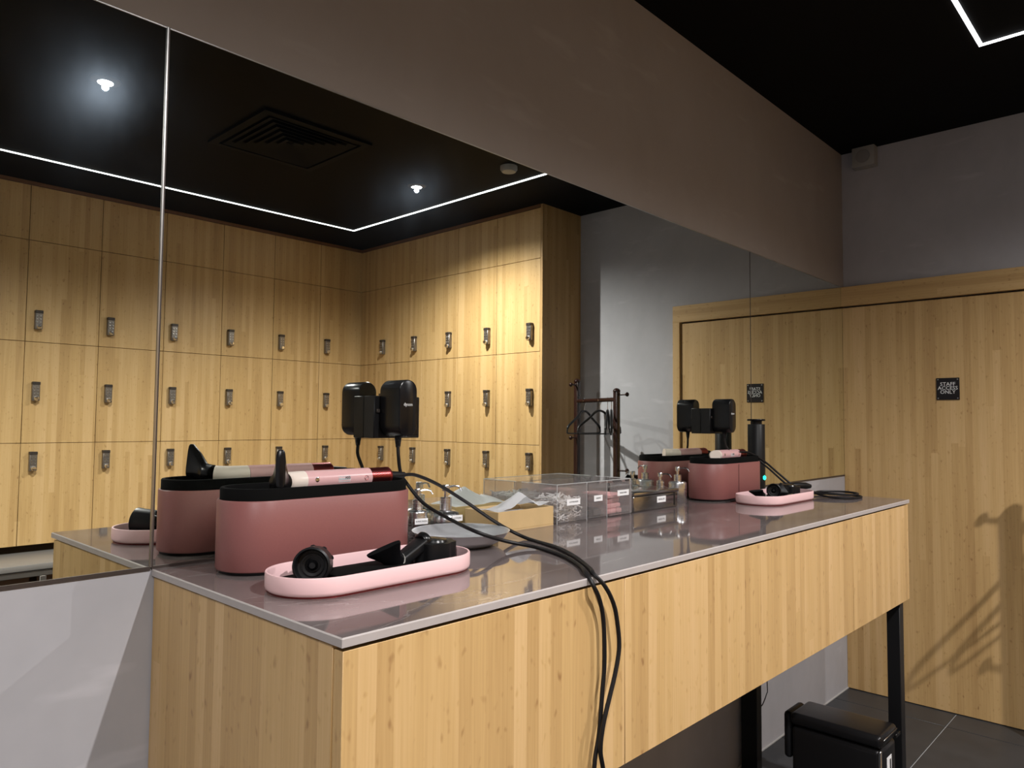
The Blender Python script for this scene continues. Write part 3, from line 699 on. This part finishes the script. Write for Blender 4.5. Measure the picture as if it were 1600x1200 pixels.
bt = bottle(2.040, -.060, .0285, .064, 'tall steel pump bottle standing alone right of the steel box', 1.0, dirv=(.3, -1, 0), neck=.020)
bt = bottle(1.955, -.050, .022, .052, 'smaller steel pump bottle behind the right end of the steel box', .95, dirv=(.3, -1, 0), neck=.018)
# kraft napkin box
t = root('napkin_box', 'open kraft napkin box between the steel dish and the clear drawers', 'box', (1.27, -.08, KZ))
x0, x1, y0, y1, h = 1.172, 1.361, -.124, -.016, .045
part('box_base', box(B(), x0, x1, y0, y1, KZ, KZ+.003), KRAFT, t)
for a in ((x0, x1, y0, y0+.003), (x0, x1, y1-.003, y1), (x0, x0+.003, y0+.003, y1-.003), (x1-.003, x1, y0+.003, y1-.003)):
    part('box_side', box(B(), *a, KZ+.003, KZ+h, .0006, 1), KRAFT, t)
bm = B(); grid = []
nx, ny = 18, 12
for i in range(nx):
    row = []
    for j in range(ny):
        u, v = i/(nx-1), j/(ny-1)
        z = KZ+h-.002+.012*math.sin(u*7+v*3)*.35+.042*max(0, 1-abs(u-.52)*2.6-abs(v-.25)*1.3)+.010*(1-v)*u
        row.append(bm.verts.new((x0+.006+(x1-x0-.012)*u, y0+.006+(y1-y0-.012)*v, max(z, KZ+h-.012))))
    grid.append(row)
for i in range(nx-1):
    for j in range(ny-1): bm.faces.new((grid[i][j], grid[i+1][j], grid[i+1][j+1], grid[i][j+1]))
bmesh.ops.solidify(bm, geom=bm.faces[:], thickness=.0006)
single('paper_napkin', bm, WHITE, 'crumpled white paper napkin pulled up out of the kraft box', 'napkin', (1.27, -.08, KZ+.04))
bm = B(); box(bm, x0+.005, x1-.005, y0+.005, y1-.005, KZ+.0032, KZ+.030, .002, 1)
single('napkin_stack', bm, WHITE, 'stack of white folded napkins inside the open kraft box', 'napkin', (1.27, -.07, KZ+.003))

# clear drawer organiser
t = root('acrylic_organizer', 'clear acrylic drawer organiser in the middle of the counter', 'organizer', (1.525, -.07, KZ))
ox0, ox1, oy0, oy1, oh = 1.372, 1.682, -.126, -.010, .0945
th = .0022
part('shell_top', box(B(), ox0, ox1, oy0, oy1, KZ+oh-th, KZ+oh), CLEAR, t)
part('shell_bottom', box(B(), ox0, ox1, oy0, oy1, KZ, KZ+th), CLEAR, t)
for x in (ox0, 1.488, 1.574, ox1-th): part('divider', box(B(), x, x+th, oy0, oy1, KZ+th, KZ+oh-th), CLEAR, t)
part('shell_back', box(B(), ox0, ox1, oy1-th, oy1, KZ+th, KZ+oh-th), CLEAR, t)
for a, b_, dy, body, s, lz in ((ox0+.004, 1.486, 0, 'COTTON BUDS', .0050, .050), (1.4925, 1.572, 0, 'HAIRTIE', .0055, .052), (1.5785, ox1-.004, -.006, 'MAKEUP WIPES', .0046, .060)):
    d = B(); y = oy0-.0035+dy
    box(d, a, b_, y, y+th, KZ+.004, KZ+oh-.005, .0006, 1)
    dr = part('drawer', d, CLEAR, t)
    e = B(); box(e, a, a+.0016, y+th, oy1-.004+dy, KZ+.004, KZ+.055); box(e, b_-.0016, b_, y+th, oy1-.004+dy, KZ+.004, KZ+.055); box(e, a, b_, y+th, oy1-.004+dy, KZ+.0026, KZ+.004)
    part('drawer_tray', e, CLEAR, dr)
    w = (b_-a); cx = (a+b_)/2+(.006 if s < .0049 else 0)
    f = B(); box(f, a+w*.22, b_-w*.22, y-.004, y, KZ+.010, KZ+.026, .001, 1); part('drawer_pull', f, CLEAR, dr)
    lw = .052 if len(body) > 8 else .036
    label_tag(t, (cx, y-.0003, KZ+lz), lw, .015, (0, -1, 0), body, s)
# pale rods along the acrylic edges, caught light put into their colour
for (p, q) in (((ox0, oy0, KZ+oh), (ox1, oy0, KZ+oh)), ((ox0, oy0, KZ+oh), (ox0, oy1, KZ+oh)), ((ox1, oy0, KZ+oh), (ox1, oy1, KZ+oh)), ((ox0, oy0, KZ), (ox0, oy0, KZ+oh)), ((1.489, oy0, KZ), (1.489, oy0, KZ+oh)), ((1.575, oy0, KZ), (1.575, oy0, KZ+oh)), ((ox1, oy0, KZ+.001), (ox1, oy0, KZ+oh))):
    part('painted_edge_glint', rod(B(), p, q, .0009, 6), plain('acrylic_edge_glint', (.50, .51, .52), .12, 0) if 'acrylic_edge_glint' not in MATS else MATS['acrylic_edge_glint'], t)
random.seed(3)
bm = B()
for k in range(230):
    x = random.uniform(ox0+.012, 1.480); y = random.uniform(oy0+.010, oy1-.012); z = KZ+.008+random.random()*.052
    a = random.uniform(-.7, .7); e = random.uniform(-.5, .5); d = Vector((math.cos(a)*math.cos(e), math.sin(a)*math.cos(e), math.sin(e)))*random.uniform(.010, .020)
    p = Vector((x, y, z)); p1 = p-d; p2 = p+d
    for q in (p1, p2): q.x = min(max(q.x, ox0+.008), 1.483); q.y = min(max(q.y, oy0+.006), oy1-.008); q.z = min(max(q.z, KZ+.006), KZ+.068)
    rod(bm, p1, p2, .0015, 5); lathe(bm, [(0, -.004), (.0028, 0), (0, .004)], p2, 6)
o = single('cotton_buds', bm, COTTON, 'heap of white cotton buds in the clear drawer nearest the kraft box', 'cotton buds', (1.43, -.07, KZ+.005)); o['kind'] = 'stuff'
bm = B(); box(bm, 1.500, 1.565, -.115, -.02, KZ+.0045, KZ+.022, .003, 2)
single('hair_tie_box', bm, BLK, 'low dark box of hair ties in the middle clear drawer', 'box', (1.53, -.07, KZ+.004))
for k in range(4):
    bm = B(); z = KZ+.0045+.0135*k
    box(bm, 1.588+.003*(k % 2), 1.655-.002*k, -.118+.003*(k % 3), -.03, z, z+.0132, .004, 2)
    single('wipe_sachet', bm, PINKP, 'pink sachet in the clear drawer nearest the steel box, '+['lowest of four', 'second from the bottom', 'third from the bottom', 'topmost of four'][k], 'sachet', (1.62, -.07, z), 'pink sachets stacked in the drawer')
# steel box
t = root('steel_box', 'low polished steel box with a small white label beside the clear drawers', 'box', (1.80, -.08, KZ))
BOXS = plain('box_steel', (.30, .29, .28), .16, .95)
b = B(); box(b, 1.695, 1.925, -.128, -.035, KZ, KZ+.044, .004, 3); part('box_body', b, BOXS, t)
b = B(); box(b, 1.692, 1.928, -.131, -.032, KZ+.0445, KZ+.054, .003, 2); part('box_lid', b, BOXS, t)
label_tag(t, (1.835, -.1285, KZ+.028), .046, .017, (0, -1, 0), 'DENTAL KIT', .006)
b = B(); rod(b, (1.908, -.129, KZ+.046), (1.908, -.129, KZ+.006), .0012, 6); part('box_corner_seam', b, DARKM, t)

# ------------------------------------------------------------------ coat stand and hangers
A_ = Vector((3.324, -1.077, 0)); B_ = Vector((3.512, -1.500, 0)); u = (B_-A_).normalized(); n_ = Vector((-u.y, u.x, 0))
t = root('coat_stand', 'dark mahogany coat stand in front of the locker end panel', 'coat rack', (3.42, -1.29, 0))
for P0, H, pd in ((A_, 1.425, Vector((0, 1, 0))), (B_, 1.500, Vector((-1, .1, 0)))):
    b = B(); box(b, -.0145, .0145, -.0145, .0145, .03, H-.01, .003, 2, Matrix.Translation(P0)); part('post', b, MAHO, t)
    b = B(); lathe(b, [(.0195, 0), (.021, .006), (.015, .016), (.006, .020), (0, .021)], P0+Vector((0, 0, H-.012)), 20); part('finial', b, MAHO, t)
    for z in ((1.398, .985) if H < 1.45 else (1.470, 1.152)):
        o = P0+Vector((0, 0, z)); b = B(); rod(b, o+pd*.014, o+pd*.062, .0055, 10, .0048); part('peg', b, MAHO, t)
        b = B(); CYL(b, o+pd*.060, pd, [(.004, -.002), (.010, .003), (.0125, .009), (.010, .015), (.004, .0185), (0, .019)], 16); part('peg_knob', b, MAHO, t)
    b = B(); box(b, -.20, .20, -.018, .018, 0, .032, .006, 2, Matrix.Translation(P0) @ Matrix.Rotation(math.atan2(n_.y, n_.x), 4, 'Z')); part('foot', b, MAHO, t)
part('hanging_rail', rod(B(), A_+u*.012+Vector((0, 0, 1.372)), B_-u*.012+Vector((0, 0, 1.372)), .0115, 16), MAHO, t)
part('lower_rail', rod(B(), A_+u*.012+Vector((0, 0, .16)), B_-u*.012+Vector((0, 0, .16)), .0115, 16), MAHO, t)
L_ = (B_-A_).length
def hanger(k, ang, label, mat=BLK, w=.19, drop=0.0):
    c = A_+u*(L_*k)+Vector((0, 0, 1.372)); dx = Vector((n_.x*math.cos(ang)+u.x*math.sin(ang), n_.y*math.cos(ang)+u.y*math.sin(ang), 0))
    if dx.x > 0: dx = -dx
    t = root('coat_hanger', label, 'hanger', c-Vector((0, 0, .19)), 'hangers on the coat stand')
    Z = Vector((0, 0, 1)); b = B()
    hk = [c+dx*(-.0165*math.cos(a))+Z*(.0165*math.sin(a)-.001) for a in [math.radians(q) for q in range(200, -31, -23)]]
    hk = [c+dx*(.014*math.cos(math.radians(q)))+Z*(.0142*math.sin(math.radians(q))) for q in range(-20, 181, 20)]
    hk = hk[:]+[c-dx*.010-Z*.016, c-Z*.032, c-Z*.062]
    tube(b, hk, .0017, 6, 3); part('hook', b, STEELP, t)
    b = B(); y = c-Z*.062
    tube(b, [y-dx*w-Z*.100, y-dx*w*.9-Z*.082, y-dx*w*.5-Z*.042, y-dx*.045-Z*.010, y+Z*.002, y+dx*.045-Z*.010, y+dx*w*.5-Z*.042, y+dx*w*.9-Z*.082, y+dx*w-Z*.100], .0068, 10, 5); part('shoulder_bar', b, mat, t)
    b = B(); tube(b, [y-dx*w-Z*.100, y-dx*w*1.02-Z*.118, y-dx*w*.92-Z*.129, y-Z*.130, y+dx*w*.92-Z*.129, y+dx*w*1.02-Z*.118, y+dx*w-Z*.100], .0042, 8, 5); part('trouser_bar', b, mat, t)
hanger(.40, .38, 'black clothes hanger hanging alone in the middle of the rail')
hanger(.80, .55, 'black clothes hanger turned aside by the taller post of the coat stand')
hanger(.12, 1.02, 'black clothes hanger pressed against the shorter post of the coat stand')
hanger(.21, .98, 'black clothes hanger second from the shorter post of the coat stand', w=.17)

# ------------------------------------------------------------------ bin and loose cable
t = root('pedal_bin', 'slim black pedal bin standing under the far end of the vanity', 'bin', (2.40, -.42, 0))
x0, x1, y0, y1, H = 2.325, 2.468, -.556, -.292, .30
b = B(); box(b, x0, x1, y0, y1, .012, H, .016, 4); part('bin_body', b, BIN, t)
b = B(); box(b, x0+.004, x1-.004, y0+.004, y1-.004, 0, .012, .002, 1); part('bin_base', b, BLK, t)
b = B(); Q = [(x0-.003, y0-.004), (x1+.003, y0-.004), (x1+.003, y1+.004), (x0-.003, y1+.004)]
box(b, x0-.003, x1+.003, y0-.004, y1+.004, H+.002, H+.040, .014, 4); part('bin_lid', b, BIN, t)
part('lid_edge', box(B(), x0+.010, x1-.008, y0-.0065, y0-.0035, H+.026, H+.0295, .0008, 1), BINE, t)
part('lid_latch', box(B(), x1-.03, x1+.012, y0-.010, y0-.004, H+.005, H+.016, .002, 1), BLKG, t)
part('corner_strip', box(B(), x0-.0008, x0+.010, y0-.0012, y0+.008, .03, H-.002, .002, 1), BINE, t)
b = B(); box(b, x0+.052, x0+.094, y0-.0010, y0-.0002, .10, H-.036); part('paper_label', b, WHITE, t)
b = B(); box(b, x0+.076, x0+.088, y0-.0014, y0-.0010, H-.080, H-.046); part('label_print', b, INK, t)
b = B(); box(b, x0+.040, x1-.040, y0-.045, y0+.01, .006, .018, .004, 2); part('pedal', b, BLK, t)
b = B(); box(b, x0+.012, x1-.012, y1+.004, y1+.030, .19, H+.034, .012, 3); part('lid_hinge', b, BLK, t)
b = B(); tube(b, [(2.650, -.035, .664), (2.700, -.038, .45), (2.715, -.040, .262), (2.708, -.040, .232), (2.660, -.040, .200), (2.618, -.040, .236), (2.612, -.036, .40), (2.610, -.032, .664)], .0018, 6, 8)
single('loose_cable', b, RUB, 'thin black cable looping down against the wall behind the far leg', 'cable', (2.66, -.04, .4))
